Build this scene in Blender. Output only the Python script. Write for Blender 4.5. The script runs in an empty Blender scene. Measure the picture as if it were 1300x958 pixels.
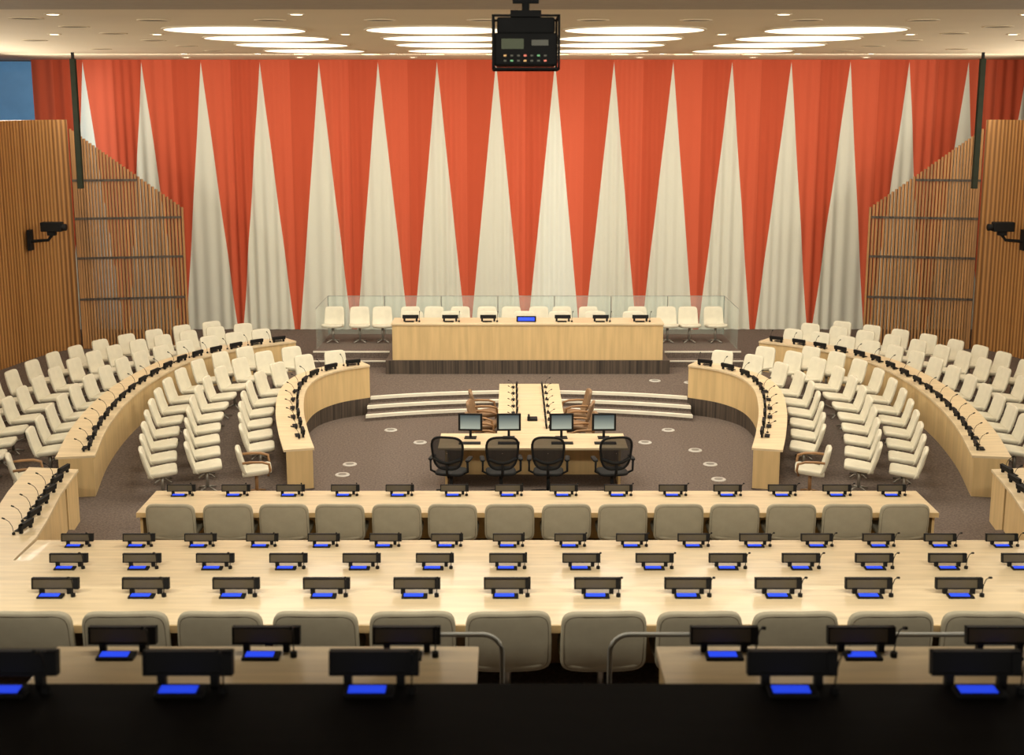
import bpy, bmesh, math, random
from mathutils import Vector, Matrix, Euler
random.seed(7)
A = 0.38           # room axis
RZ = 0.39          # raised level
sc = bpy.context.scene
COL = sc.collection

# ------------------------------------------------------------------ materials
MATS = {}
def mat(name, col, rough=0.5, metal=0.0, noise=0.0, nscale=(5,5,5), bump=0.0, emit=0.0, spec=0.5, alpha=None, trans=0.0, dark=None, coat=0.0):
    m = bpy.data.materials.new(name); m.use_nodes = True
    nt = m.node_tree; b = nt.nodes['Principled BSDF']
    b.inputs['Roughness'].default_value = rough
    b.inputs['Metallic'].default_value = metal
    b.inputs['Specular IOR Level'].default_value = spec
    b.inputs['Coat Weight'].default_value = coat
    b.inputs['Base Color'].default_value = (*col, 1)
    if noise > 0 or bump > 0:
        tc = nt.nodes.new('ShaderNodeTexCoord'); mp = nt.nodes.new('ShaderNodeMapping')
        mp.inputs['Scale'].default_value = nscale
        nz = nt.nodes.new('ShaderNodeTexNoise'); nz.inputs['Scale'].default_value = 1.0
        nz.inputs['Detail'].default_value = 5
        nt.links.new(tc.outputs['Object'], mp.inputs['Vector']); nt.links.new(mp.outputs[0], nz.inputs['Vector'])
        cr = nt.nodes.new('ShaderNodeValToRGB')
        d = dark if dark else tuple(c*(1-noise) for c in col)
        l = tuple(min(1, c*(1+noise*0.6)) for c in col)
        cr.color_ramp.elements[0].position = 0.33; cr.color_ramp.elements[0].color = (*d, 1)
        cr.color_ramp.elements[1].position = 0.67; cr.color_ramp.elements[1].color = (*l, 1)
        nt.links.new(nz.outputs['Fac'], cr.inputs[0]); nt.links.new(cr.outputs[0], b.inputs['Base Color'])
        if bump > 0:
            bp = nt.nodes.new('ShaderNodeBump'); bp.inputs['Strength'].default_value = bump; bp.inputs['Distance'].default_value = 0.01
            nt.links.new(nz.outputs['Fac'], bp.inputs['Height']); nt.links.new(bp.outputs[0], b.inputs['Normal'])
    if emit > 0:
        b.inputs['Emission Color'].default_value = (*col, 1); b.inputs['Emission Strength'].default_value = emit
    if trans > 0:
        b.inputs['Transmission Weight'].default_value = trans; b.inputs['IOR'].default_value = 1.05
    if alpha is not None:
        b.inputs['Alpha'].default_value = alpha
    MATS[name] = m
    return m

M_top   = mat('maple_top', (0.68,0.545,0.345), 0.36, noise=0.12, nscale=(1.2,14,14), coat=0.08)
M_panel = mat('maple_panel', (0.64,0.455,0.22), 0.4, noise=0.12, nscale=(10,10,0.8))
M_edge  = mat('maple_edge', (0.58,0.41,0.20), 0.4, noise=0.1, nscale=(4,4,20))
M_slat  = mat('oak_slat', (0.34,0.165,0.052), 0.5, noise=0.3, nscale=(9,9,0.4))
M_carp  = mat('carpet', (0.150,0.117,0.098), 0.95, noise=0.3, nscale=(26,26,26), bump=0.4, spec=0.1)
M_carpd = mat('darkened_carpet', (0.02,0.016,0.014), 0.95, noise=0.3, nscale=(22,22,22), spec=0.1)  # carpet colour darkened so the nearest tiers look unlit
M_skirt = mat('dark_slatted_base', (0.07,0.05,0.035), 0.6, noise=0.7, nscale=(22,22,0.4), bump=0.6)
M_nose  = mat('pale_nosing', (0.78,0.74,0.62), 0.5, noise=0.05)
M_ceil  = mat('ceiling_plaster', (0.66,0.56,0.40), 0.8, noise=0.03, nscale=(0.6,0.6,0.6))
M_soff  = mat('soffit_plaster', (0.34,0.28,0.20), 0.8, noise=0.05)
M_disc  = mat('lit_ceiling_disc', (1.0,0.94,0.76), 0.5, emit=1.5, noise=0)
M_dl    = mat('downlight_lens', (1.0,0.9,0.7), 0.5, emit=5)
M_vent  = mat('vent_dark', (0.14,0.11,0.07), 0.6, noise=0.2)
M_rim   = mat('ceiling_rim', (0.55,0.45,0.30), 0.5, noise=0.05)
M_cream = mat('cream_vinyl', (0.64,0.60,0.47), 0.5, noise=0.06, nscale=(6,6,6))
M_shade = mat('shaded_upholstery', (0.35,0.32,0.235), 0.7, noise=0.06, nscale=(8,8,8), spec=0.25)  # shade on the chair backs is mixed into this greyish beige
M_pipe  = mat('seat_piping', (0.17,0.145,0.10), 0.6, noise=0.05)
M_metal = mat('brushed_metal', (0.36,0.34,0.30), 0.4, metal=0.7, noise=0.05)
M_gmet  = mat('grey_tube', (0.26,0.26,0.235), 0.4, metal=0.4, noise=0.05)
M_black = mat('black_plastic', (0.010,0.010,0.010), 0.65, noise=0.1, spec=0.2)
M_proj  = mat('projector_black', (0.004,0.004,0.004), 0.95, noise=0.1, spec=0.02)
M_mesh  = mat('black_mesh', (0.015,0.015,0.017), 0.8, noise=0.5, nscale=(60,60,60), alpha=0.84)
M_plate = mat('name_plate_back', (0.115,0.095,0.06), 0.5, noise=0.15, nscale=(4,4,4), spec=0.3)
M_blue  = mat('blue_display', (0.02,0.065,0.85), 0.3, emit=0.85)
M_brown = mat('tan_leather', (0.24,0.14,0.07), 0.5, noise=0.15)
M_woodc = mat('chair_wood', (0.32,0.17,0.07), 0.45, noise=0.2, nscale=(3,3,30))
M_glass = mat('rail_glass', (0.62,0.84,0.76), 0.05, alpha=0.13, noise=0.02)
M_bwin  = mat('booth_glass', (0.07,0.17,0.30), 0.2, emit=0.55, noise=0.3, nscale=(1,1,1))
M_pole  = mat('pole_paint', (0.028,0.032,0.022), 0.85, noise=0.1, spec=0.05)
M_sock  = mat('socket_ring', (0.50,0.48,0.44), 0.4, noise=0.1)
M_dwall = mat('dark_wall_paint', (0.12,0.10,0.08), 0.8, noise=0.1)
M_ddesk = mat('darkened_desktop', (0.006,0.005,0.005), 0.8, noise=0.2, nscale=(2,10,10), spec=0.1)  # near-black colour stands in for the unlit foreground
M_green = mat('green_label', (0.02,0.12,0.04), 0.6, emit=0.1)
M_red   = mat('red_label', (0.25,0.04,0.02), 0.6, emit=0.05)
M_amber = mat('amber_label', (0.22,0.12,0.03), 0.6, emit=0.05)
M_dgrey = mat('dark_grey_label', (0.035,0.035,0.03), 0.8, noise=0.1, spec=0.1)

# vertical-ribbed oak cladding : regular fine ribs + slow tonal drift
def rib_mat():
    m = bpy.data.materials.new('ribbed_oak_wall'); m.use_nodes=True; nt=m.node_tree; b=nt.nodes['Principled BSDF']
    b.inputs['Roughness'].default_value=0.5; b.inputs['Specular IOR Level'].default_value=0.3
    tc=nt.nodes.new('ShaderNodeTexCoord'); sp=nt.nodes.new('ShaderNodeSeparateXYZ'); nt.links.new(tc.outputs['Object'],sp.inputs[0])
    def mth(op,a,b_=None):
        n=nt.nodes.new('ShaderNodeMath'); n.operation=op
        for i,v in enumerate((a,b_)):
            if v is None: continue
            if isinstance(v,(int,float)): n.inputs[i].default_value=v
            else: nt.links.new(v,n.inputs[i])
        return n.outputs[0]
    s=mth('SINE', mth('MULTIPLY', mth('ADD', mth('ABSOLUTE', sp.outputs['X']), mth('MULTIPLY', sp.outputs['Y'], -1.0)), 2*math.pi/0.15))
    rib=mth('MULTIPLY', mth('ADD', s, 1.0), 0.5)
    mp=nt.nodes.new('ShaderNodeMapping'); mp.inputs['Scale'].default_value=(7,7,0.15); nt.links.new(tc.outputs['Object'],mp.inputs[0])
    nz=nt.nodes.new('ShaderNodeTexNoise'); nz.inputs['Scale'].default_value=1; nt.links.new(mp.outputs[0],nz.inputs['Vector'])
    f=mth('ADD', mth('MULTIPLY', rib, 0.55), mth('MULTIPLY', nz.outputs['Fac'], 0.5))
    cr=nt.nodes.new('ShaderNodeValToRGB'); cr.color_ramp.elements[0].position=0.2; cr.color_ramp.elements[0].color=(0.15,0.062,0.016,1)
    cr.color_ramp.elements[1].position=0.75; cr.color_ramp.elements[1].color=(0.41,0.20,0.062,1)
    nt.links.new(f,cr.inputs[0]); nt.links.new(cr.outputs[0],b.inputs['Base Color'])
    bp=nt.nodes.new('ShaderNodeBump'); bp.inputs['Strength'].default_value=0.5; bp.inputs['Distance'].default_value=0.03
    nt.links.new(rib,bp.inputs['Height']); nt.links.new(bp.outputs[0],b.inputs['Normal'])
    return m
M_wall = rib_mat()

def screen_mat():
    m = bpy.data.materials.new('monitor_picture'); m.use_nodes = True
    nt = m.node_tree; b = nt.nodes['Principled BSDF']
    tc = nt.nodes.new('ShaderNodeTexCoord'); sp = nt.nodes.new('ShaderNodeSeparateXYZ'); cr = nt.nodes.new('ShaderNodeValToRGB')
    nt.links.new(tc.outputs['Generated'], sp.inputs[0]); nt.links.new(sp.outputs['Z'], cr.inputs[0])
    cr.color_ramp.elements[0].color = (0.34,0.42,0.42,1); cr.color_ramp.elements[1].color = (0.06,0.09,0.11,1)
    nt.links.new(cr.outputs[0], b.inputs['Base Color']); nt.links.new(cr.outputs[0], b.inputs['Emission Color'])
    b.inputs['Emission Strength'].default_value = 0.3; b.inputs['Roughness'].default_value = 0.3
    return m
M_scr = screen_mat()

# ------------------------------------------------------------------ mesh helpers
def new_mesh(name, bm, m, smooth=False):
    me = bpy.data.meshes.new(name)
    bmesh.ops.recalc_face_normals(bm, faces=bm.faces[:])
    bm.to_mesh(me); bm.free()
    for mm in (m if isinstance(m, (list,tuple)) else [m]): me.materials.append(mm)
    if smooth:
        for p in me.polygons: p.use_smooth = True
    return me
def obj(name, me, parent=None, loc=None, **kw):
    o = bpy.data.objects.new(name, me)
    COL.objects.link(o)
    if parent is not None: o.parent = parent
    if loc is not None: o.location = loc
    for k,v in kw.items(): o[k] = v
    return o
def bbox(bm, x0,x1,y0,y1,z0,z1, bevel=0.0, M=None, mi=0):
    vs = [bm.verts.new((x,y,z)) for x in (x0,x1) for y in (y0,y1) for z in (z0,z1)]
    idx = [(0,1,3,2),(4,6,7,5),(0,4,5,1),(2,3,7,6),(0,2,6,4),(1,5,7,3)]
    fs = [bm.faces.new([vs[i] for i in q]) for q in idx]
    for f in fs: f.material_index = mi
    if bevel > 0:
        es = list({e for f in fs for e in f.edges})
        r = bmesh.ops.bevel(bm, geom=es, offset=bevel, segments=2, affect='EDGES', profile=0.5)
        allv = {v for v in vs if v.is_valid} | {v for v in r['verts'] if v.is_valid}
    else: allv = set(vs)
    if M is not None:
        for v in allv: v.co = M @ v.co
    return allv
def cyl(bm, p0, p1, r, r2=None, n=10):
    p0 = Vector(p0); p1 = Vector(p1); r2 = r if r2 is None else r2
    ax = (p1-p0).normalized(); t = Vector((0,0,1)) if abs(ax.z) < 0.9 else Vector((1,0,0))
    u = ax.cross(t).normalized(); w = ax.cross(u)
    a = [bm.verts.new(p0+(u*math.cos(2*math.pi*i/n)+w*math.sin(2*math.pi*i/n))*r) for i in range(n)]
    b = [bm.verts.new(p1+(u*math.cos(2*math.pi*i/n)+w*math.sin(2*math.pi*i/n))*r2) for i in range(n)]
    for i in range(n): bm.faces.new((a[i],a[(i+1)%n],b[(i+1)%n],b[i]))
    bm.faces.new(a[::-1]); bm.faces.new(b)
def tube(bm, pts, r, n=8, closed=False):
    P = [Vector(p) for p in pts]; rings = []
    N = len(P)
    for i,p in enumerate(P):
        if closed: t = (P[(i+1)%N]-P[i-1]).normalized()
        else: t = (P[min(i+1,N-1)]-P[max(i-1,0)]).normalized()
        ref = Vector((0,0,1)) if abs(t.z) < 0.95 else Vector((0,1,0))
        u = t.cross(ref).normalized(); w = t.cross(u)
        rings.append([bm.verts.new(p+(u*math.cos(2*math.pi*k/n)+w*math.sin(2*math.pi*k/n))*r) for k in range(n)])
    for i in range(N if closed else N-1):
        a = rings[i]; b = rings[(i+1)%N]
        for k in range(n): bm.faces.new((a[k],a[(k+1)%n],b[(k+1)%n],b[k]))
    if not closed: bm.faces.new(rings[0][::-1]); bm.faces.new(rings[-1])
def superq(bm, c, s, e1=0.35, e2=0.35, nu=20, nv=10, fn=None):
    def p(x,e): return math.copysign(abs(x)**e, x)
    rows = []
    for j in range(1,nv):
        v = -math.pi/2+math.pi*j/nv; row = []
        for i in range(nu):
            u = 2*math.pi*i/nu
            co = Vector((s[0]*p(math.cos(v),e1)*p(math.cos(u),e2), s[1]*p(math.cos(v),e1)*p(math.sin(u),e2), s[2]*p(math.sin(v),e1)))
            if fn: co = fn(co)
            row.append(bm.verts.new(co+Vector(c)))
        rows.append(row)
    for j in range(len(rows)-1):
        for i in range(nu): bm.faces.new((rows[j][i],rows[j][(i+1)%nu],rows[j+1][(i+1)%nu],rows[j+1][i]))
    bm.faces.new(rows[0][::-1]); bm.faces.new(rows[-1])
def boxmesh(name, dims, m, bevel=0.0):
    bm = bmesh.new(); bbox(bm, *dims, bevel=bevel); return new_mesh(name, bm, m)

def spawn(kit, name, loc, rot=0.0, scale=None, **kw):
    e = bpy.data.objects.new(name, None); e.empty_display_size = 0.2
    COL.objects.link(e); e.location = loc; e.rotation_euler = (0,0,rot)
    if scale: e.scale = scale
    for k,v in kw.items(): e[k] = v
    for (pn, me, *rest) in kit:
        o = bpy.data.objects.new(pn, me); COL.objects.link(o); o.parent = e
        if rest: o['label'] = rest[0]
    return e

# --- chairs : sitter looks toward +Y
def pw(x,e): return math.copysign(abs(x)**e, x)
def chair_kit(w, bh, m, top=0.90, mframe=None, arms=None, tilt=0.2, wrap=0.11, thick=0.036, rnd=0.32, taper=0.12, sth=0.05):
    kit = []
    bm = bmesh.new()
    superq(bm, (0,0.01,0.425), (w/2, 0.26, sth), 0.35, 0.3, nu=28, fn=lambda c: Vector((c.x*(1-0.10*max(0,-c.y/0.25)), c.y, c.z+0.03*(c.y/0.25)+0.03*(abs(c.x)/(w/2))**3)))
    kit.append(('seat', new_mesh('seat', bm, m, True)))
    bm = bmesh.new()
    zc = top-bh/2
    def bf(c):
        y = c.y + wrap*c.x*c.x/(w/2)
        h = c.z+bh/2
        y -= h*math.tan(tilt)
        y += 0.07*max(0, 1-h/(0.35*bh))**2
        x = c.x*(1-taper*(h/bh))
        return Vector((x, y, c.z))
    superq(bm, (0,-0.235,zc), (w/2, thick, bh/2), rnd, 0.3, nu=28, nv=14, fn=bf)
    kit.append(('backrest', new_mesh('backrest', bm, m, True)))
    bm = bmesh.new(); cyl(bm, (0,0,0.05), (0,0,0.39), 0.03, 0.035)
    kit.append(('stem', new_mesh('stem', bm, mframe or M_metal, True)))
    bm = bmesh.new()
    for k in range(4):
        a = math.pi/4+k*math.pi/2
        tube(bm, [(0,0,0.07),(0.10*math.cos(a),0.10*math.sin(a),0.05),(0.21*math.cos(a),0.21*math.sin(a),0.015)], 0.015, 6)
    kit.append(('base', new_mesh('base', bm, mframe or M_metal, True)))
    if arms:
        for sgn in (-1,1):
            bm = bmesh.new(); X = sgn*(w/2+0.03)
            tube(bm, [(X,-0.24,0.66),(X,-0.1,0.67),(X,0.1,0.66),(X,0.22,0.62),(X,0.24,0.5),(X*0.9,0.2,0.4)], 0.024, 8)
            kit.append(('armrest', new_mesh('armrest', bm, arms, True)))
    return kit
K_side  = chair_kit(0.55, 0.53, M_cream, 0.89, tilt=0.23, wrap=0.09, thick=0.032, rnd=0.28, taper=0.10, sth=0.048)
K_pod   = chair_kit(0.60, 0.48, M_cream, 0.96, arms=M_cream)
K_wide  = chair_kit(0.77, 0.61, M_shade, 0.93, tilt=0.10, thick=0.042, rnd=0.34, taper=0.02)
K_wood  = chair_kit(0.56, 0.48, M_cream, 0.88, M_woodc, arms=M_woodc)
K_tan   = chair_kit(0.50, 0.45, M_brown, 0.95, M_black, arms=M_woodc)
def add_piping():
    bm = bmesh.new(); pts = []
    w=0.77; bh=0.61; zc=0.93-bh/2
    for i in range(40):
        t = 2*math.pi*i/40
        x = (w/2-0.03)*pw(math.cos(t),0.34); z = (bh/2-0.03)*pw(math.sin(t),0.34); h=z+bh/2
        y = 0.11*x*x/(w/2) - h*math.tan(0.10) - 0.034 + 0.07*max(0,1-h/(0.35*bh))**2
        x *= (1-0.02*h/bh)
        pts.append((x, -0.235+y, zc+z))
    tube(bm, pts, 0.005, 5, True)
    K_wide.append(('piping', new_mesh('piping', bm, M_pipe, True), 'dark seam running around the backrest'))
add_piping()

def task_kit():
    kit = []
    H = 0.30
    def pt(t, sc_=1.0):
        x = 0.27*pw(math.cos(t),0.6)*sc_; z = H*pw(math.sin(t),0.6)*sc_
        x *= 1.0+0.12*(z/H)
        y = -0.26 - 0.14*(z+0.25) + 0.5*x*x
        return Vector((x,y,0.88+z))
    bm = bmesh.new(); tube(bm, [pt(2*math.pi*i/36) for i in range(36)], 0.022, 8, True)
    tube(bm, [(0,-0.20,0.42),(0,-0.30,0.52),(0,-0.33,0.72)], 0.025, 8)
    tube(bm, [(-0.24,-0.27,0.78),(-0.1,-0.34,0.73),(0,-0.36,0.72),(0.1,-0.34,0.73),(0.24,-0.27,0.78)], 0.03, 8)
    kit.append(('back_frame', new_mesh('back_frame', bm, M_black, True)))
    bm = bmesh.new(); rings = []
    for s_ in (0.02,0.35,0.7,0.98):
        rings.append([bm.verts.new(pt(2*math.pi*i/36, s_)) for i in range(36)])
    for a,b in zip(rings, rings[1:]):
        for i in range(36): bm.faces.new((a[i],a[(i+1)%36],b[(i+1)%36],b[i]))
    kit.append(('back_mesh', new_mesh('back_mesh', bm, M_mesh, True)))
    bm = bmesh.new(); superq(bm, (0,0,0.47), (0.27,0.25,0.035), 0.5, 0.5)
    kit.append(('seat', new_mesh('seat', bm, M_black, True)))
    for sgn in (-1,1):
        bm = bmesh.new(); X = sgn*0.335
        tube(bm, [(sgn*0.22,-0.1,0.45),(X,-0.14,0.52),(X,-0.16,0.70)], 0.022, 6)
        superq(bm, (X,-0.04,0.725), (0.045,0.16,0.022), 0.5, 0.5, 12, 6)
        kit.append(('armrest', new_mesh('armrest', bm, M_black, True)))
    bm = bmesh.new(); cyl(bm, (0,0,0.08), (0,0,0.45), 0.035, 0.03)
    kit.append(('stem', new_mesh('stem', bm, M_black, True)))
    bm = bmesh.new()
    for k in range(5):
        a = math.pi/2+k*2*math.pi/5; c=math.cos(a); s_=math.sin(a)
        tube(bm, [(0,0,0.11),(0.16*c,0.16*s_,0.10),(0.31*c,0.31*s_,0.075)], 0.022, 6)
    kit.append(('base', new_mesh('base', bm, M_black, True)))
    for k in range(5):
        a = math.pi/2+k*2*math.pi/5; c=math.cos(a); s_=math.sin(a)
        bm = bmesh.new(); cyl(bm, (0.31*c-0.025*s_,0.31*s_+0.025*c,0.032),(0.31*c+0.025*s_,0.31*s_-0.025*c,0.032),0.03)
        kit.append(('caster', new_mesh('caster', bm, M_black, True)))
    return kit
K_task = task_kit()

# --- delegate console
def console_kit(lit=True):
    kit = []
    R = Matrix.Rotation(math.radians(-8), 4, 'X')
    T = Matrix.Translation((0,0.03,0.098))
    w=0.22 if lit else 0.17; h=0.053 if lit else 0.04
    bm = bmesh.new()
    for d in ((-w,w,-0.025,0.025,h-0.010,h),(-w,w,-0.025,0.025,-h,-h+0.010),(-w,-w+0.012,-0.025,0.025,-h,h),(w-0.05,w,-0.025,0.025,-h,h)):
        bbox(bm, *d, M=T@R)
    bbox(bm, -0.15,-0.11,0.0,0.04,0.0,0.06); bbox(bm, 0.11,0.15,0.0,0.04,0.0,0.06)
    kit.append(('name_plate_frame', new_mesh('name_plate_frame', bm, M_black)))
    bm = bmesh.new(); bbox(bm, -w+0.012,w-0.05,-0.018,0.02,-h+0.010,h-0.010, M=T@R)
    kit.append(('name_plate', new_mesh('name_plate', bm, M_plate if lit else M_black)))
    bm = bmesh.new()
    R2 = Matrix.Translation((-0.02,-0.075,0.014))@Matrix.Rotation(math.radians(3), 4, 'X')
    if lit:
        bbox(bm, -0.115,0.125,-0.045,0.05,-0.012,0.006, 0.004, R2)
    else:
        bbox(bm, -0.10,0.10,-0.04,0.05,-0.010,0.006, 0.004, R2)
    kit.append(('base', new_mesh('base', bm, M_black)))
    if lit:
        bm = bmesh.new(); bbox(bm, -0.095,0.085,-0.028,0.034,0.007,0.010, M=R2)
        kit.append(('display', new_mesh('display', bm, M_blue), 'lit blue display'))
    bm = bmesh.new(); cyl(bm, (0.19,-0.06,0.0),(0.19,-0.06,0.03),0.022)
    tube(bm, [(0.19,-0.06,0.03),(0.195,-0.07,0.12),(0.20,-0.11,0.19),(0.205,-0.17,0.23)], 0.0045, 5)
    cyl(bm, (0.205,-0.17,0.23),(0.207,-0.21,0.245),0.011)
    kit.append(('microphone', new_mesh('microphone', bm, M_black)))
    return kit
K_con = console_kit(); K_conp = console_kit(False)
K_dark = [(n_, (lambda me_: (me_.materials.clear(), me_.materials.append(M_black), me_)[2])(me.copy()) if n_=='name_plate' else me, *r_) for (n_,me,*r_) in K_con]  # console copy, name plate blackened to suit the dim foreground
def console(x,y,z,rot,grp,lit=True,kit=None,scale=None):
    lab = 'black delegate console with name plate, blue display and gooseneck microphone' if lit else 'black delegate console with name plate and gooseneck microphone'
    return spawn(kit or (K_con if lit else K_conp), 'delegate_console', (x,y,z), rot, scale=scale, label=lab, category='console', group=grp)

# ------------------------------------------------------------------ floor
def zf(y):
    t = min(1, max(0, (y-21.8)/6.0)); return RZ*t
def cr_spline(P, n=8):
    out = []
    Q = [P[0]] + list(P) + [P[-1]]
    for i in range(1, len(Q)-2):
        for k in range(n):
            t = k/n; a,b,c,d = [Vector(q) for q in Q[i-1:i+3]]
            out.append(0.5*((2*b)+(-a+c)*t+(2*a-5*b+4*c-d)*t*t+(-a+3*b-3*c+d)*t**3))
    out.append(Vector(P[-1])); return out
OUT = [(-5.69,30.4),(-6.61,29.65),(-7.52,28.4),(-8.03,26.7),(-8.19,25.05),(-8.09,23.25),(-7.80,21.55)]
INN = [(-3.57,27.6),(-4.2,27.2),(-4.60,26.55),(-4.70,25.6),(-4.54,24.3),(-4.25,23.0),(-3.98,22.0)]
def path(P, side): return [Vector((A+side*p.x, p.y)) for p in cr_spline([Vector(q) for q in P], 8)]
CEN = Vector((A,25.2))
def normals(P):
    N = []
    for i,p in enumerate(P):
        t = (P[min(i+1,len(P)-1)]-P[max(i-1,0)]).normalized(); n = Vector((-t.y,t.x))
        if n.dot(p-CEN) < 0: n = -n
        N.append(n)
    return N
def ribbon(bm, P, o1, o2, zb, zt, N=None):
    N = N or normals(P); g = lambda z,p: z(p.y) if callable(z) else z
    L = []
    for p,n in zip(P,N):
        a = p+n*o1; b = p+n*o2
        L.append([bm.verts.new((a.x,a.y,g(zb,p))),bm.verts.new((b.x,b.y,g(zb,p))),bm.verts.new((b.x,b.y,g(zt,p))),bm.verts.new((a.x,a.y,g(zt,p)))])
    for q,r in zip(L, L[1:]):
        for k in range(4): bm.faces.new((q[k],q[(k+1)%4],r[(k+1)%4],r[k]))
    bm.faces.new(L[0][::-1]); bm.faces.new(L[-1])

bm = bmesh.new()
vs = [bm.verts.new(v) for v in ((-18,19,0),(18,19,0),(18,38,0),(-18,38,0))]; bm.faces.new(vs)
Lp = path(INN, 1)[::-1]
arc = []
Rt = 11.1
for i in range(1,24):
    x = -3.57+7.14*i/24; arc.append(Vector((A+x, 17.1+math.sqrt(Rt*Rt-x*x))))
Rp = path(INN, -1)
bound = Lp+arc+Rp
cols = []
for b in bound:
    d = (b-CEN)
    far = CEN + d.normalized()*30
    col = []
    for k in range(26):
        t = (k/25)**1.8; p = b.lerp(far, t)
        col.append(bm.verts.new((p.x,p.y,zf(p.y)+0.004)))
    cols.append(col)
for a,b in zip(cols, cols[1:]):
    for k in range(25): bm.faces.new((a[k],a[k+1],b[k+1],b[k]))
for (y0,y1,z) in ((14.9,19.35,0.15),(12.3,14.9,0.85),(9.2,12.3,1.60),(8.2,9.2,2.25)):
    bbox(bm, -18,18,y0,y1,-0.2,z)
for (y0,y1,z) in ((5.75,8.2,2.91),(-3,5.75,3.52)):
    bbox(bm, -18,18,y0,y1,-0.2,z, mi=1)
obj('floor', new_mesh('floor', bm, [M_carp, M_carpd]), kind='structure', label='brown speckled carpet floor stepping up in tiers')

for side in (1,-1):
    P = path(INN, side); bm = bmesh.new()
    ribbon(bm, P, -0.012, 0.0, 0.001, lambda y: zf(y)+0.01)
    obj('trim_%d' % (1 if side==1 else 2), new_mesh('pit_skirt', bm, M_skirt), kind='structure', label='dark ribbed curved base of the raised floor')
def arc_pts(R, xm, n=40):
    return [Vector((A-xm+2*xm*i/n, 17.1+math.sqrt(R*R-(-xm+2*xm*i/n)**2))) for i in range(n+1)]
def arc_solid(bm, R0, R1, xm, z0, z1):
    a = arc_pts(R0,xm); b = arc_pts(R1,xm); L = []
    for p,q in zip(a,b):
        L.append([bm.verts.new((p.x,p.y,z0)),bm.verts.new((q.x,q.y,z0)),bm.verts.new((q.x,q.y,z1)),bm.verts.new((p.x,p.y,z1))])
    for q,r in zip(L, L[1:]):
        for k in range(4): bm.faces.new((q[k],q[(k+1)%4],r[(k+1)%4],r[k]))
    bm.faces.new(L[0][::-1]); bm.faces.new(L[-1])
for (R0,z0,z1,xm) in ((10.5,0.0,0.13,3.6),(10.8,0.13,0.26,3.6),(11.1,0.26,RZ+0.006,3.56)):
    bm = bmesh.new(); arc_solid(bm, R0, 11.12 if R0<11 else 11.25, xm, z0, z1)
    st = obj('stair_step', new_mesh('stair_step', bm, M_carp), label='curved carpeted step with pale nosing', category='step', group='curved steps up to the dais')
    bm = bmesh.new(); arc_solid(bm, R0-0.012, R0+0.08, xm, z1-0.06, z1+0.006)
    obj('nosing', new_mesh('nosing', bm, M_nose), parent=st, label='pale step nosing')
bm = bmesh.new(); bbox(bm, A-5.4,A+5.4,31.2,33.7,RZ,0.73); bbox(bm, A-3.45,A+3.45,30.1,31.2,RZ,0.73)
dais = obj('dais', new_mesh('dais', bm, M_carp), label='carpeted rectangular dais carrying the podium', category='platform')
obj('dais_front', boxmesh('dais_front', (A-3.46,A+3.46,30.06,30.1,RZ,0.73), M_skirt), parent=dais, label='dark ribbed front of the dais')
for sgn in (-1,1):
    x0,x1 = sorted((A+sgn*3.47, A+sgn*5.4))
    bm = bmesh.new(); bbox(bm, x0,x1,30.85,31.19,RZ,0.56)
    s_ = obj('stair_step', new_mesh('side_step', bm, M_carp), label='straight carpeted step beside the podium', category='step', group='steps beside the podium')
    obj('nosing', boxmesh('n', (x0,x1,30.84,30.88,0.535,0.566), M_nose), parent=s_)
    obj('dais_nosing', boxmesh('n', (x0,x1,31.195,31.23,0.70,0.736), M_nose), parent=dais)

# ------------------------------------------------------------------ curved desks
def desk_curved(P, w, name_lab):
    e = bpy.data.objects.new('curved_desk', None); COL.objects.link(e)
    e['label'] = name_lab; e['category'] = 'desk'
    N = normals(P)
    zt = lambda y: zf(y)+0.76
    bm = bmesh.new(); ribbon(bm, P, -0.03, w, lambda y: zt(y)-0.04, zt, N)
    obj('desktop', new_mesh('desktop', bm, M_top), parent=e)
    bm = bmesh.new(); ribbon(bm, P, 0.0, 0.04, lambda y: zf(y)+0.008, lambda y: zt(y)-0.04, N)
    obj('front_panel', new_mesh('front_panel', bm, M_panel), parent=e)
    for i,j in ((0,1),(len(P)-2,len(P)-1)):
        bm = bmesh.new(); ribbon(bm, [P[i],P[j]] if i else [P[0], P[0].lerp(P[1],0.3)], 0.04, w-0.05, lambda y: zf(y)+0.008, lambda y: zt(y)-0.04, [N[i],N[i]])
        obj('end_panel', new_mesh('end_panel', bm, M_panel), parent=e)
    return e
def walk(P, off, spacing, start, end_pad=0.3):
    N = normals(P); Q = [p+n*off for p,n in zip(P,N)]
    L = [0.0]
    for a,b in zip(Q,Q[1:]): L.append(L[-1]+(b-a).length)
    out = []; s = start
    while s < L[-1]-end_pad:
        for i in range(len(L)-1):
            if L[i] <= s <= L[i+1]:
                t = (s-L[i])/(L[i+1]-L[i]); q = Q[i].lerp(Q[i+1], t); n = N[i].lerp(N[i+1], t).normalized(); break
        out.append((q, n)); s += spacing
    return out
def face(n):
    d = -n; return math.atan2(-d.x, d.y)

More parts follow.
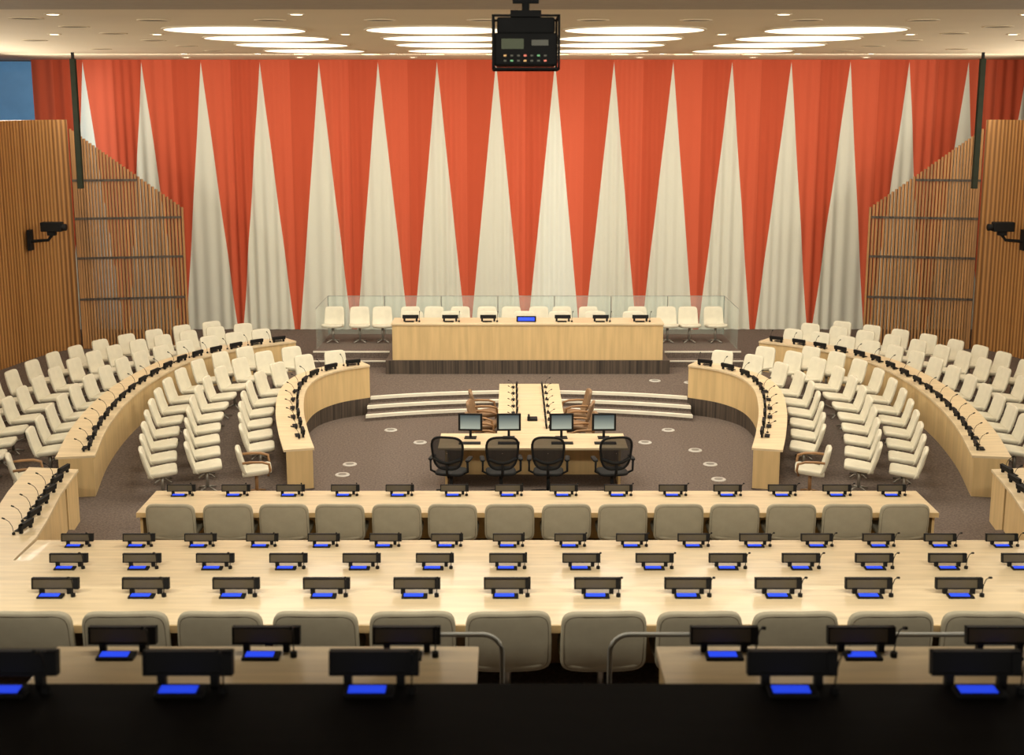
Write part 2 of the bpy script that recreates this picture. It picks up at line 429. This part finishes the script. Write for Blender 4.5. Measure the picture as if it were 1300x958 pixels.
for side in (1,-1):
    PO = path(OUT, side); PI = path(INN, side)
    desk_curved(PO, 0.64, 'long curved light maple desk of the outer horseshoe')
    desk_curved(PI, 0.52, 'curved light maple desk of the inner horseshoe beside the pit')
    for q,n in walk(PO, 0.13, 0.60, 0.4): console(q.x,q.y,zf(q.y)+0.764,face(n),'consoles on the outer curved desks',False)
    for q,n in walk(PI, 0.12, 0.58, 0.35): console(q.x,q.y,zf(q.y)+0.764,face(n),'consoles on the inner curved desks',False)
    def chairs(P, off, sp, st, lab, grp, kit=K_side, nm='conference_chair', pad=0.25, ymin=0, jit=0.05):
        for q,n in walk(P, off, sp, st, pad):
            if q.y < ymin or q.y > 33: continue
            spawn(kit, nm, (q.x,q.y,zf(q.y)+0.012), face(n)+random.uniform(-jit,jit), label=lab, category='chair', group=grp)
    chairs(PI, 0.86, 0.72, 0.35, 'cream upholstered pedestal chair drawn up to the inner desk','chairs at the inner curved desks', ymin=22.5)
    chairs(PI, 1.86, 0.72, 1.0, 'cream upholstered pedestal chair in the advisers rows','chairs between the curved desks', ymin=21.6, pad=0.1)
    chairs(PI, 2.64, 0.74, 1.9, 'cream upholstered pedestal chair in the advisers rows','chairs between the curved desks', ymin=21.6, pad=0.1)
    chairs(PO, 0.98, 0.70, 0.3, 'cream upholstered pedestal chair drawn up to the outer desk','chairs at the outer curved desks', ymin=22.1)
    chairs(PO, 2.0, 0.74, 0.3, 'cream upholstered chair standing behind the outer desk','chairs behind the outer curved desks', pad=0)
    chairs(PO, 2.8, 0.80, 0.8, 'cream upholstered chair standing behind the outer desk','chairs behind the outer curved desks', pad=0)
    spawn(K_wood, 'armchair', (A-side*4.95,21.7,0.012), -side*1.35, label='cream armchair with wooden arms at the desk end', category='chair')
    spawn(K_wood, 'armchair', (A-side*8.85,21.25,0.012), -side*1.2, label='cream armchair with wooden arms at the desk end', category='chair')
    W = [Vector((A-side*7.62,20.2)),Vector((A-side*7.45,18.9)),Vector((A-side*7.2,17.6)),Vector((A-side*7.08,16.85)),Vector((A-side*7.06,15.9))]
    Nw = [Vector((-side*1.0,0.14)).normalized()]*5
    e = bpy.data.objects.new('side_desk', None); COL.objects.link(e); e['label']='light maple side desk angled beside the tiered rows'; e['category']='desk'
    bm = bmesh.new(); ribbon(bm, W, -0.03, 0.85, 0.87, 0.91, Nw); obj('desktop', new_mesh('desktop', bm, M_top), parent=e)
    bm = bmesh.new(); ribbon(bm, [W[0].lerp(W[1],0.7)]+W[1:], 0.0, 0.04, 0.155, 0.87, Nw); obj('front_panel', new_mesh('front_panel', bm, M_panel), parent=e)
    bm = bmesh.new(); ribbon(bm, [W[0],W[0].lerp(W[1],0.62)], 0.0, 0.04, 0.005, 0.87, Nw[:2]); obj('end_panel', new_mesh('end_panel', bm, M_panel), parent=e)
    bm = bmesh.new(); ribbon(bm, [W[4]-Vector((0,-0.05)),W[4]], 0.04, 0.8, 0.155, 0.87, Nw[:2]); obj('end_panel', new_mesh('end_panel', bm, M_panel), parent=e)
    for s_ in (0.3,0.85,1.4,1.95,2.5,3.05):
        y=20.2-s_; x=7.62-(s_/3.35)*0.52
        console(A-side*(x+0.18),y,0.91,face(Nw[0]),'consoles on the side desks',False)

# ------------------------------------------------------------------ straight desk rows
def desk_row(x0,x1,yn,yfar,ztop,zfl,lab,nm='desk_row', mt=None, mp=None):
    e = bpy.data.objects.new(nm, None); COL.objects.link(e); e.location=((x0+x1)/2,(yn+yfar)/2,zfl)
    e['label']=lab; e['category']='desk'
    cx,cy = e.location.x, e.location.y
    D = lambda a,b,c,d,f,g: (a-cx,b-cx,c-cy,d-cy,f-zfl,g-zfl)
    obj('desktop', boxmesh('desktop', D(x0,x1,yn,yfar,ztop-0.045,ztop), mt or M_top, 0.008), parent=e)
    obj('front_panel', boxmesh('front_panel', D(x0+0.02,x1-0.02,yfar-0.08,yfar-0.04,zfl+0.002,ztop-0.045), mp or M_panel), parent=e)
    obj('edge_strip', boxmesh('edge_strip', D(x0,x1,yn-0.015,yn,ztop-0.075,ztop-0.004), mp or M_edge), parent=e)
    for xx in (x0+0.02, x1-0.06):
        obj('end_panel', boxmesh('end_panel', D(xx,xx+0.04,yn+0.1,yfar-0.08,zfl+0.002,ztop-0.045), mp or M_panel), parent=e)
    return e
S = 0.85
desk_row(A-5.97,A+5.97,17.95,19.02,0.91,0.15,'long straight light maple desk facing the pit')
desk_row(A-7.0,A+7.0,15.85,16.75,0.91,0.15,'long straight light maple desk on the low tier')
desk_row(A-7.9,A+7.9,13.2,14.1,1.61,0.85,'long straight light maple desk on the middle tier')
desk_row(A-7.9,A+7.9,10.5,11.42,2.36,1.60,'long straight light maple desk on the upper tier')
desk_row(-2.75,-0.20,6.35,7.15,3.67,2.91,'short light maple desk section beside the aisle')
desk_row(0.87,4.3,6.35,7.15,3.67,2.91,'short light maple desk section beside the aisle')
desk_row(-4.5,5.5,4.2,5.40,4.28,3.52,'top tier desk coloured black to look unlit', mt=M_ddesk, mp=M_ddesk)
for (n,y,z,g) in ((14,18.82,0.91,'first straight desk'),(16,16.55,0.91,'low tier desk'),(14,13.88,1.61,'middle tier desk'),(12,11.2,2.36,'upper tier desk')):
    for i in range(n): console(A+(i-(n-1)/2)*S, y, z, 0, 'consoles on the '+g)
for x in (-2.33,-1.47,-0.63,1.27,2.09,2.92): console(x,7.06,3.67,0,'consoles on the short desks',scale=(0.92,1,1))
for x in (-2.28,-1.48,-0.63,1.28,2.12,2.96): console(x,5.36,4.28,0,'consoles on the top tier desk',kit=K_dark,scale=(0.93,1,1.08))
for i in range(14): spawn(K_wide,'delegate_chair',(A+(i-6.5)*0.835,18.10,0.152),random.uniform(-.04,.04),scale=(0.97,1,1),label='wide upholstered chair, shade mixed into its sage-taupe colour, pushed under the first straight desk',category='chair',group='chairs at the first straight desk')
for i in range(12): spawn(K_wide,'delegate_chair',(A+(i-5.5)*0.84,10.66,1.602),random.uniform(-.04,.04),label='wide upholstered chair, shade mixed into its sage-taupe colour, at the upper tier desk',category='chair',group='chairs at the upper tier desk')
def handrail(x_in, x_out):
    e = bpy.data.objects.new('handrail', None); COL.objects.link(e); e.location=(x_in,8.45,2.25)
    e['label']='grey metal tube handrail beside the aisle at the tier edge'; e['category']='railing'
    dx = x_out-x_in; s_ = 1 if dx>0 else -1
    bm = bmesh.new(); pts=[(0,0,0.0),(0,0,0.78)]
    for k in range(1,7):
        a = k/6*math.pi/2; pts.append((s_*0.14*(1-math.cos(a)),0,0.78+0.14*math.sin(a)))
    pts.append((dx,0,0.92)); tube(bm, pts, 0.018, 10)
    obj('rail', new_mesh('rail', bm, M_gmet, True), parent=e)
    bm = bmesh.new(); cyl(bm,(dx,0,0),(dx,0,0.92),0.018); obj('post', new_mesh('post', bm, M_gmet, True), parent=e)
handrail(-0.07,-0.62); handrail(0.70,1.35); handrail(2.6,3.6)

# ------------------------------------------------------------------ podium
e = bpy.data.objects.new('podium_desk', None); COL.objects.link(e); e.location=(A,30.5,0.732)
e['label']='long light maple podium desk on the dais'; e['category']='desk'
def pd(n,d,m,b=0.0): return obj(n, boxmesh(n,d,m,b), parent=e)
pd('desktop',(-3.31,3.31,-0.42,0.42,0.86,0.91),M_top,0.008)
pd('front_panel',(-3.29,3.29,-0.39,-0.33,0.0,0.86),M_panel)
pd('end_panel',(-3.29,-3.24,-0.33,0.36,0.0,0.86),M_panel); pd('end_panel',(3.24,3.29,-0.33,0.36,0.0,0.86),M_panel)
podx = [522,572,620,668,714,762,812]
for i,px in enumerate(podx):
    x = (px-650)*31.0/1600
    if i == 3:
        bm = bmesh.new(); bbox(bm,-0.24,0.24,-0.02,0.04,0.0,0.14,0.01)
        o = bpy.data.objects.new('table_display', None); COL.objects.link(o); o.location=(x,30.3,1.644)
        o['label']='black table display with a lit blue screen'; o['category']='display'
        obj('housing', new_mesh('h',bm,M_black), parent=o); obj('display', boxmesh('d',(-0.2,0.2,-0.026,-0.02,0.03,0.115),M_blue), parent=o)
    else: console(x,30.35,1.644,0,'consoles on the podium desk',False,scale=(1.15,1,1.15))
    spawn(K_pod,'podium_chair',(x-0.05,31.3,0.732),math.pi+random.uniform(-.06,.06),label='cream upholstered chair behind the podium desk',category='chair',group='chairs at the podium desk')
for px in (423,457,486,522,550,583,617,648,683,714,749,811,847,875,908):
    spawn(K_side,'conference_chair',((px-650)*33/1600,32.45,0.732),math.pi+random.uniform(-.12,.12),label='cream upholstered chair in the row behind the podium',category='chair',group='chairs behind the podium')
e = bpy.data.objects.new('glass_railing', None); COL.objects.link(e); e.location=(A,33.5,0.732)
e['label']='frameless glass railing around the back of the dais'; e['category']='railing'
for k in range(7):
    x0=-5.35+k*10.7/7; obj('glass_panel', boxmesh('g',(x0+0.02,x0+10.7/7-0.02,-0.006,0.006,0.02,1.05),M_glass), parent=e)
for sgn in (-1,1): obj('glass_panel', boxmesh('g',(sgn*5.33-0.006,sgn*5.33+0.006,-2.1,-0.03,0.02,1.05),M_glass), parent=e)
bm = bmesh.new(); tube(bm,[(-5.33,-2.1,1.06),(-5.33,0,1.06),(5.33,0,1.06),(5.33,-2.1,1.06)],0.009,6); obj('top_rail', new_mesh('t',bm,M_gmet), parent=e)
for x in [-5.33+k*10.66/7 for k in range(8)]:
    obj('post', boxmesh('p',(x-0.012,x+0.012,0.01,0.04,0.002,1.05),M_gmet), parent=e)

# ------------------------------------------------------------------ centre tables in the pit
def table(name, x0,x1,y0,y1,lab):
    e = bpy.data.objects.new(name, None); COL.objects.link(e); cx,cy=(x0+x1)/2,(y0+y1)/2; e.location=(cx,cy,0)
    e['label']=lab; e['category']='table'; a=(x1-x0)/2; b=(y1-y0)/2
    obj('tabletop', boxmesh('tabletop',(-a,a,-b,b,0.715,0.76),M_top,0.006), parent=e)
    for d in ((-a+0.12,-a+0.16,-b+0.1,b-0.1),(a-0.16,a-0.12,-b+0.1,b-0.1)):
        obj('side_panel', boxmesh('sp',(d[0],d[1],d[2],d[3],0.0,0.715),M_panel), parent=e)
    obj('back_panel', boxmesh('bp',(-a+0.16,a-0.16,b-0.16,b-0.12,0.0,0.715),M_panel), parent=e)
table('long_table', A-0.66,A+0.66,23.1,27.35,'long narrow light maple table running toward the dais')
table('cross_table', A-1.72,A+1.72,22.05,23.08,'wide light maple table carrying four monitors')
for k in range(7):
    y = 23.5+k*0.58
    for s_ in (-1,1): console(A+s_*0.30,y,0.76,s_*math.pi/2,'consoles on the long centre table',False,scale=(0.62,0.8,0.8))
K_mon = []
bm = bmesh.new(); bbox(bm,-0.225,0.225,0.0,0.035,0.14,0.47,0.008); K_mon.append(('screen_frame', new_mesh('sf',bm,M_black)))
K_mon.append(('display', boxmesh('dp',(-0.185,0.185,-0.004,0.0,0.18,0.44),M_scr),'glowing grey-blue picture'))
bm = bmesh.new(); cyl(bm,(0,0.04,0.01),(0,0.04,0.2),0.025); bbox(bm,-0.11,0.11,-0.06,0.12,0.0,0.015); K_mon.append(('stand', new_mesh('st',bm,M_black)))
K_key = [('key_bed', boxmesh('kb',(-0.2,0.2,-0.07,0.07,0.0,0.02),M_black,0.004))]
for px in (597,646,713,767):
    x = (px-650)*23.4/1600
    spawn(K_mon,'computer_monitor',(x,22.72,0.76),random.uniform(-.06,.06),label='black flat computer monitor on the cross table',category='monitor',group='monitors on the cross table')
    spawn(K_key,'computer_keyboard',(x,22.35,0.76),0,label='black keyboard in front of a monitor',category='keyboard',group='keyboards on the cross table')
for px,r in ((573,-.2),(636,.1),(696,-.05),(777,.15)):
    spawn(K_task,'task_chair',((px-650)*22.4/1600,21.55,0.0),r,label='black mesh swivel task chair with armrests on casters',category='chair',group='task chairs at the cross table')
for y,jj in ((23.9,0.1),(24.9,-0.2),(25.9,0.1)):
    for s_ in (-1,1):
        spawn(K_tan,'swivel_armchair',(A+s_*0.95,y,0.0),s_*math.pi/2+jj,label='tan leather swivel armchair at the long table',category='chair',group='tan chairs at the long table')
bm = bmesh.new(); bbox(bm,-0.1,0.1,-0.1,0.1,0,0.05,0.01); ph = bpy.data.objects.new('desk_telephone',None); COL.objects.link(ph); ph.location=(A+0.02,24.1,0.76)
ph['label']='black desk telephone standing on the long table'; ph['category']='telephone'
obj('body', new_mesh('b',bm,M_black), parent=ph)
bm = bmesh.new(); tube(bm,[(-0.07,-0.1,0.07),(-0.07,-0.05,0.09),(-0.07,0.05,0.09),(-0.07,0.1,0.07)],0.022,8); obj('handset', new_mesh('h',bm,M_black,True), parent=ph)
for (x,y,z) in ((-3.15,23.6,0),(-3.2,22.9,0),(-2.95,21.7,0),(-2.6,26.2,0),(3.7,24.6,0),(3.85,23.6,0),(3.85,22.6,0),(3.7,21.7,0),(3.35,26.2,0),(2.75,25.2,0),(-1.9,25.2,0),(-3.6,29.0,RZ+.004),(3.4,29.3,RZ+.004),(4.2,29.1,RZ+.004)):
    bm = bmesh.new(); cyl(bm,(0,0,0),(0,0,0.012),0.14,0.13,24)
    o = obj('floor_socket', new_mesh('ring',bm,M_sock), loc=(x,y,z), label='round metal floor socket set in the carpet', category='floor socket', group='floor sockets')
    bm = bmesh.new(); cyl(bm,(0,0,0.012),(0,0,0.016),0.08,0.08,20); obj('cover', new_mesh('cv',bm,M_gmet), parent=o)

# ------------------------------------------------------------------ curtain
ZC = 8.08
def curtain_mat():
    m = bpy.data.materials.new('triangle_curtain'); m.use_nodes=True; nt=m.node_tree; b=nt.nodes['Principled BSDF']
    b.inputs['Roughness'].default_value=0.85; b.inputs['Specular IOR Level'].default_value=0.15
    tc=nt.nodes.new('ShaderNodeTexCoord'); sp=nt.nodes.new('ShaderNodeSeparateXYZ'); nt.links.new(tc.outputs['Object'],sp.inputs[0])
    def mth(op,a,b_=None):
        n=nt.nodes.new('ShaderNodeMath'); n.operation=op
        for i,v in enumerate((a,b_)):
            if v is None: continue
            if isinstance(v,(int,float)): n.inputs[i].default_value=v
            else: nt.links.new(v,n.inputs[i])
        return n.outputs[0]
    u = mth('DIVIDE', mth('ADD', sp.outputs['X'], 1.658*40), 1.658)
    f0 = mth('SUBTRACT', mth('FRACT', u), 0.5)
    fr = mth('ABSOLUTE', f0)
    hw = mth('MULTIPLY', mth('SUBTRACT', 8.02, sp.outputs['Z']), 0.455/7.7)
    mask = mth('LESS_THAN', fr, hw)
    nz=nt.nodes.new('ShaderNodeTexNoise'); mp=nt.nodes.new('ShaderNodeMapping'); mp.inputs['Scale'].default_value=(60,60,60); nt.links.new(tc.outputs['Object'],mp.inputs[0]); nt.links.new(mp.outputs[0],nz.inputs['Vector'])
    def ramp(c1,c2):
        r=nt.nodes.new('ShaderNodeValToRGB'); r.color_ramp.elements[0].color=(*c1,1); r.color_ramp.elements[1].color=(*c2,1); nt.links.new(nz.outputs['Fac'],r.inputs[0]); return r.outputs[0]
    def mix(f,a,b_):
        mx=nt.nodes.new('ShaderNodeMix'); mx.data_type='RGBA'; nt.links.new(f,mx.inputs['Factor'])
        nt.links.new(a,mx.inputs['A']); nt.links.new(b_,mx.inputs['B']); return mx.outputs['Result']
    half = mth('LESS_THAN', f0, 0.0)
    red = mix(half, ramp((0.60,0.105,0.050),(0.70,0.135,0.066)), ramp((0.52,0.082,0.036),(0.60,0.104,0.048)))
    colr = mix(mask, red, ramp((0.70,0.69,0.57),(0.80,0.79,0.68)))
    nt.links.new(colr,b.inputs['Base Color'])
    tr=nt.nodes.new('ShaderNodeBsdfTranslucent'); nt.links.new(colr,tr.inputs['Color'])
    ms_=nt.nodes.new('ShaderNodeMixShader'); ms_.inputs[0].default_value=0.15
    nt.links.new(b.outputs[0],ms_.inputs[1]); nt.links.new(tr.outputs[0],ms_.inputs[2])
    nt.links.new(ms_.outputs[0], nt.nodes['Material Output'].inputs['Surface'])
    return m
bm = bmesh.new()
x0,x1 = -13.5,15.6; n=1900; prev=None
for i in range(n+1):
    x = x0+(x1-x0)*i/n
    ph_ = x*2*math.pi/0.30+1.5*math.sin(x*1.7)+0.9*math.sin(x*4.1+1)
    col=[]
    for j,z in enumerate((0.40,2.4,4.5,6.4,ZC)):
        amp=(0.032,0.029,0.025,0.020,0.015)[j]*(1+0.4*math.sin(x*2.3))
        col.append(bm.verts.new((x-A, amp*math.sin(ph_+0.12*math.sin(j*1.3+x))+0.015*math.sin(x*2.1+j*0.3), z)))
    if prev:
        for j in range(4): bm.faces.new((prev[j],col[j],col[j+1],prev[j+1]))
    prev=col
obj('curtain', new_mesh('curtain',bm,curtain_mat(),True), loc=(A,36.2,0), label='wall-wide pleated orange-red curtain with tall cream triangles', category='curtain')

# ------------------------------------------------------------------ room shell
def struct(name, d, m, lab=None):
    o = obj(name, boxmesh(name,d,m), kind='structure')
    if lab: o['label']=lab
    return o
struct('wall_far',(-18,18,36.9,37.1,0,ZC),M_dwall,'wall behind the curtain')
struct('ceiling',(-18,18,16.35,37.1,ZC,ZC+0.2),M_ceil,'beige plaster ceiling with recessed lights')
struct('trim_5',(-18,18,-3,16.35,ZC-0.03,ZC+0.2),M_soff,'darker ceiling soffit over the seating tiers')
struct('window_1',(-16.5,-13.5,36.2,36.25,4.5,ZC-0.05),M_bwin,'blue-tinted booth glass')
struct('window_2',(-15.9,-15.85,20,36.2,5.5,ZC-0.25),M_bwin,'blue-tinted booth glass')
struct('wall_left',(-16.2,-16,5,36.9,0,ZC),M_dwall)
struct('wall_right',(16.8,17,5,36.9,0,ZC),M_dwall)
for side in (1,-1):
    W = [Vector((A-side*15.2,14)),Vector((A-side*14.8,20)),Vector((A-side*14.0,26.5)),Vector((A-side*13.05,30.5)),Vector((A-side*12.75,32.0)),Vector((A-side*12.35,33.0)),Vector((A-side*11.95,33.25))]
    Ws = [p for p in cr_spline(W,6)]
    bm = bmesh.new(); ribbon(bm, Ws, 0.0, 0.18, 0.0, 6.46)
    obj('wall_left_wood' if side==1 else 'wall_right_wood', new_mesh('wood_wall',bm,M_wall), kind='structure', label='side wall clad in vertical oak slats')
    e = bpy.data.objects.new('slatted_screen',None); COL.objects.link(e); e.location=(A-side*11.9,33.3,RZ)
    e['label']='open oak slat screen with stepped-down sloping top'; e['category']='screen'
    p1=Vector((side*2.68,0.5)); n=34
    bm = bmesh.new()
    for i in range(n):
        t=i/(n-1); t2=t**1.12; c=p1*t2; zt=(6.22-RZ)*(1-t2)+(4.15-RZ)*t2
        a=math.atan2(p1.y,p1.x)
        bbox(bm,-0.027,0.027,-0.08,0.08,0.01,zt,M=Matrix.Translation((c.x,c.y,0))@Matrix.Rotation(a+0.25*side,4,'Z'))
    obj('slats', new_mesh('slats',bm,M_slat), parent=e)
    for zz,tm in ((1.35,1),(2.45,1),(3.5,1),(4.5,0.6)):
        bm = bmesh.new(); q=p1*tm; nn=Vector((-q.y,q.x)).normalized()*0.02
        vs=[(0+nn.x,-0.09+nn.y),(q.x+nn.x,q.y-0.09+nn.y),(q.x-nn.x,q.y-0.09-nn.y),(0-nn.x,-0.09-nn.y)]
        lo=[bm.verts.new((v[0],v[1],zz-0.03)) for v in vs]; hi=[bm.verts.new((v[0],v[1],zz+0.03)) for v in vs]
        bm.faces.new(lo); bm.faces.new(hi)
        for k in range(4): bm.faces.new((lo[k],lo[(k+1)%4],hi[(k+1)%4],hi[k]))
        obj('cross_rail', new_mesh('cr',bm,M_skirt), parent=e, label='dark horizontal cross rail')
    o = bpy.data.objects.new('hanging_column',None); COL.objects.link(o); o.location=(A-side*10.93,31.0,ZC)
    o['label']='slim dark column loudspeaker hanging from the ceiling'; o['category']='loudspeaker'
    obj('body', boxmesh('b',(-0.065,0.065,-0.06,0.06,-3.25,-0.15),M_pole,0.01), parent=o)
    obj('bracket', boxmesh('b',(-0.03,0.03,-0.03,0.03,-0.15,0.0),M_black), parent=o)
    o = bpy.data.objects.new('wall_camera',None); COL.objects.link(o)
    o.location=(A-side*12.08,32.0,3.66); o['label']='black video camera on a wall bracket'; o['category']='camera'
    s_=side
    bm=bmesh.new(); bbox(bm,-0.25,0.28,-0.12,0.12,0.02,0.26,0.02); bbox(bm,-0.1,0.1,-0.08,0.08,-0.08,0.02); obj('body', new_mesh('b',bm,M_black), parent=o)
    bm=bmesh.new(); cyl(bm,(s_*0.2,-0.02,0.13),(s_*0.38,-0.05,0.13),0.07,0.09,14); obj('lens', new_mesh('l',bm,M_black,True), parent=o)
    bm=bmesh.new(); tube(bm,[(0,0,-0.07),(-s_*0.1,0,-0.2),(-s_*0.6,0.0,-0.24)],0.04,8); bbox(bm,-s_*0.56-0.04,-s_*0.56+0.04,-0.12,0.12,-0.46,0.06); obj('bracket', new_mesh('br',bm,M_black), parent=o)

# ------------------------------------------------------------------ ceiling fittings
def disc_mesh(name,r,z0,z1,m,n=64):
    bm=bmesh.new(); cyl(bm,(0,0,z0),(0,0,z1),r,r,n); return new_mesh(name,bm,m)
def ring_mesh(name,r0,r1,z0,z1,m,n=64):
    bm=bmesh.new(); L=[]
    for i in range(n):
        c,s_=math.cos(2*math.pi*i/n),math.sin(2*math.pi*i/n)
        L.append([bm.verts.new((r*c,r*s_,z)) for r,z in ((r0,z0),(r1,z0),(r1,z1),(r0,z1))])
    for i in range(n):
        q=L[i]; r=L[(i+1)%n]
        for k in range(4): bm.faces.new((q[k],q[(k+1)%4],r[(k+1)%4],r[k]))
    return new_mesh(name,bm,m)
md=disc_mesh('diffuser',1.14,-0.02,0,M_disc); mr=ring_mesh('rim',1.14,1.18,-0.025,0,M_rim)
for cx in (-4.93,-1.63,1.63,4.93):
    for y in (21.3,24.05,26.75,29.8):
        spawn([('diffuser',md),('rim',mr)],'ceiling_light',(A+cx,y,ZC),label='large round luminous ceiling light',category='ceiling light',group='round ceiling lights')
        l=bpy.data.lights.new('lamp','AREA'); l.shape='DISK'; l.size=2.1; l.energy=70; l.color=(1.0,0.93,0.79)
        lo=bpy.data.objects.new('lamp',l); COL.objects.link(lo); lo.location=(A+cx,y,ZC-0.04)
ms=disc_mesh('lens',0.085,-0.012,0,M_dl,20); mrs=ring_mesh('rim',0.085,0.12,-0.014,0,M_rim,20)
mv=disc_mesh('grille',0.2,-0.006,0,M_vent,28); mvs=ring_mesh('rim',0.2,0.24,-0.012,0,M_rim,28)
for i,(x,y) in enumerate([(A+dx,y) for y in (17.6,22.7,31.6) for dx in (-8.4,-6.6,-3.3,3.3,6.6,8.4)]+[(A+dx,34.2) for dx in (-9,-6,-3,0,3,6,9)]):
    spawn([('lens',ms),('rim',mrs)],'recessed_downlight',(x,y,ZC),label='small round recessed ceiling downlight',category='downlight',group='recessed downlights')
vx=[(-7.3,y) for y in (18.5,20.5,22.5,25,27.5,30)]+[(7.3,y) for y in (18.5,20.5,22.5,25,27.5,30)]+[(dx,y) for y in (18.9,32.3) for dx in (-5.6,-3.9,-2.3,-0.8,0.8,2.3,3.9,5.6)]+[(-9.6,y) for y in (21,25,29)]+[(9.6,y) for y in (21,25,29)]
for x,y in vx:
    spawn([('grille',mv),('rim',mvs)],'ceiling_vent',(A+x,y,ZC),label='small dark round ceiling air vent',category='vent',group='round ceiling vents')

# projector
e = bpy.data.objects.new('ceiling_projector',None); COL.objects.link(e); e.location=(0.125,11.9,ZC-0.03)
e['label']='large black video projector hanging from a ceiling mount'; e['category']='projector'
zb=-0.85
def pp(n,d,m,b=0.0,lab=None):
    o=obj(n,boxmesh(n,d,m,b),parent=e)
    if lab:o['label']=lab
    return o
pp('body',(-0.285,0.285,-0.33,0.35,zb+0.03,zb+0.31),M_proj,0.02)
pp('upper_housing',(-0.26,0.26,-0.30,0.33,zb+0.31,zb+0.45),M_proj,0.02)
bm=bmesh.new()
for x in (-0.295,0.295):
    for y in (-0.345,0.36): bbox(bm,x-0.01,x+0.01,y-0.01,y+0.01,zb,zb+0.46)
for z in (zb,zb+0.46):
    for y in (-0.345,0.36): bbox(bm,-0.305,0.305,y-0.01,y+0.01,z-0.01,z+0.01)
    for x in (-0.295,0.295): bbox(bm,x-0.01,x+0.01,-0.345,0.36,z-0.01,z+0.01)
obj('cage', new_mesh('cage',bm,M_proj), parent=e)
pp('top_plate',(-0.14,0.14,-0.16,0.16,zb+0.47,zb+0.52),M_proj)
bm=bmesh.new(); cyl(bm,(0,0,zb+0.52),(0,0,0),0.035,0.035,14); bbox(bm,-0.12,0.12,-0.05,0.05,zb+0.59,zb+0.62); obj('mount_pole', new_mesh('mp',bm,M_proj), parent=e)
bm=bmesh.new(); cyl(bm,(0.0,0.35,zb+0.18),(0.0,0.5,zb+0.18),0.09,0.1,20); obj('lens', new_mesh('ln',bm,M_black,True), parent=e)
pp('vent_grille',(-0.22,-0.02,-0.338,-0.329,zb+0.17,zb+0.26),M_pole)
pp('label_plate',(0.05,0.20,-0.338,-0.329,zb+0.20,zb+0.25),M_dgrey)
cm=[M_dgrey,M_green,M_dgrey,M_amber,M_dgrey,M_dgrey,M_red]
for r in range(2):
    for c in range(7): pp('connector',(-0.20+c*0.06,-0.175+c*0.06,-0.338,-0.329,zb+0.06+r*0.045,zb+0.075+r*0.045),cm[(c+r*3)%7])

# ------------------------------------------------------------------ lights
def area(name,loc,rot,sx,sy,en,col=(1,0.93,0.79)):
    l=bpy.data.lights.new(name,'AREA'); l.shape='RECTANGLE'; l.size=sx; l.size_y=sy; l.energy=en; l.color=col
    o=bpy.data.objects.new(name,l); COL.objects.link(o); o.location=loc; o.rotation_euler=rot; return o
area('added_curtain_fill',(A,32.0,ZC-0.06),(math.radians(60),0,0),26,0.5,520)  # added fill to brighten the curtain, not a fitting of the room
area('added_tier_fill',(A,8.6,ZC-0.35),(math.radians(62),0,0),20,0.6,1200)  # added fill aimed forward to brighten the chair backs on the tiers
for sgn in (-1,1):
    area('added_side_fill',(A+sgn*13.0,25,6.5),(0,math.radians(sgn*98),0),0.5,16,650)  # added fill from both sides to lift the ceiling, no cove there
area('window_daylight',(1.2,36.8,3.4),(math.radians(-90),0,0),1.3,6.2,40,(0.85,0.94,1.0))
area('window_daylight',(-11.75,36.8,4.2),(math.radians(-90),0,0),0.8,7.2,150,(0.75,0.9,1.0))
w=bpy.data.worlds.new('World'); sc.world=w; w.use_nodes=True
w.node_tree.nodes['Background'].inputs[0].default_value=(1,0.93,0.82,1); w.node_tree.nodes['Background'].inputs[1].default_value=0.8

# ------------------------------------------------------------------ camera
cam=bpy.data.cameras.new('Camera'); co=bpy.data.objects.new('Camera',cam); COL.objects.link(co)
cam.sensor_width=36; cam.lens=36*1600/1300
pitch=math.atan(303/1600)
co.location=(0,0,6.9); co.rotation_euler=(math.pi/2-pitch,0,0)
cam.shift_y=-(479-433)/1300
cam.dof.use_dof=True; cam.dof.focus_distance=24; cam.dof.aperture_fstop=2.2
cam.clip_end=200
sc.camera=co
sc.view_settings.view_transform='Standard'
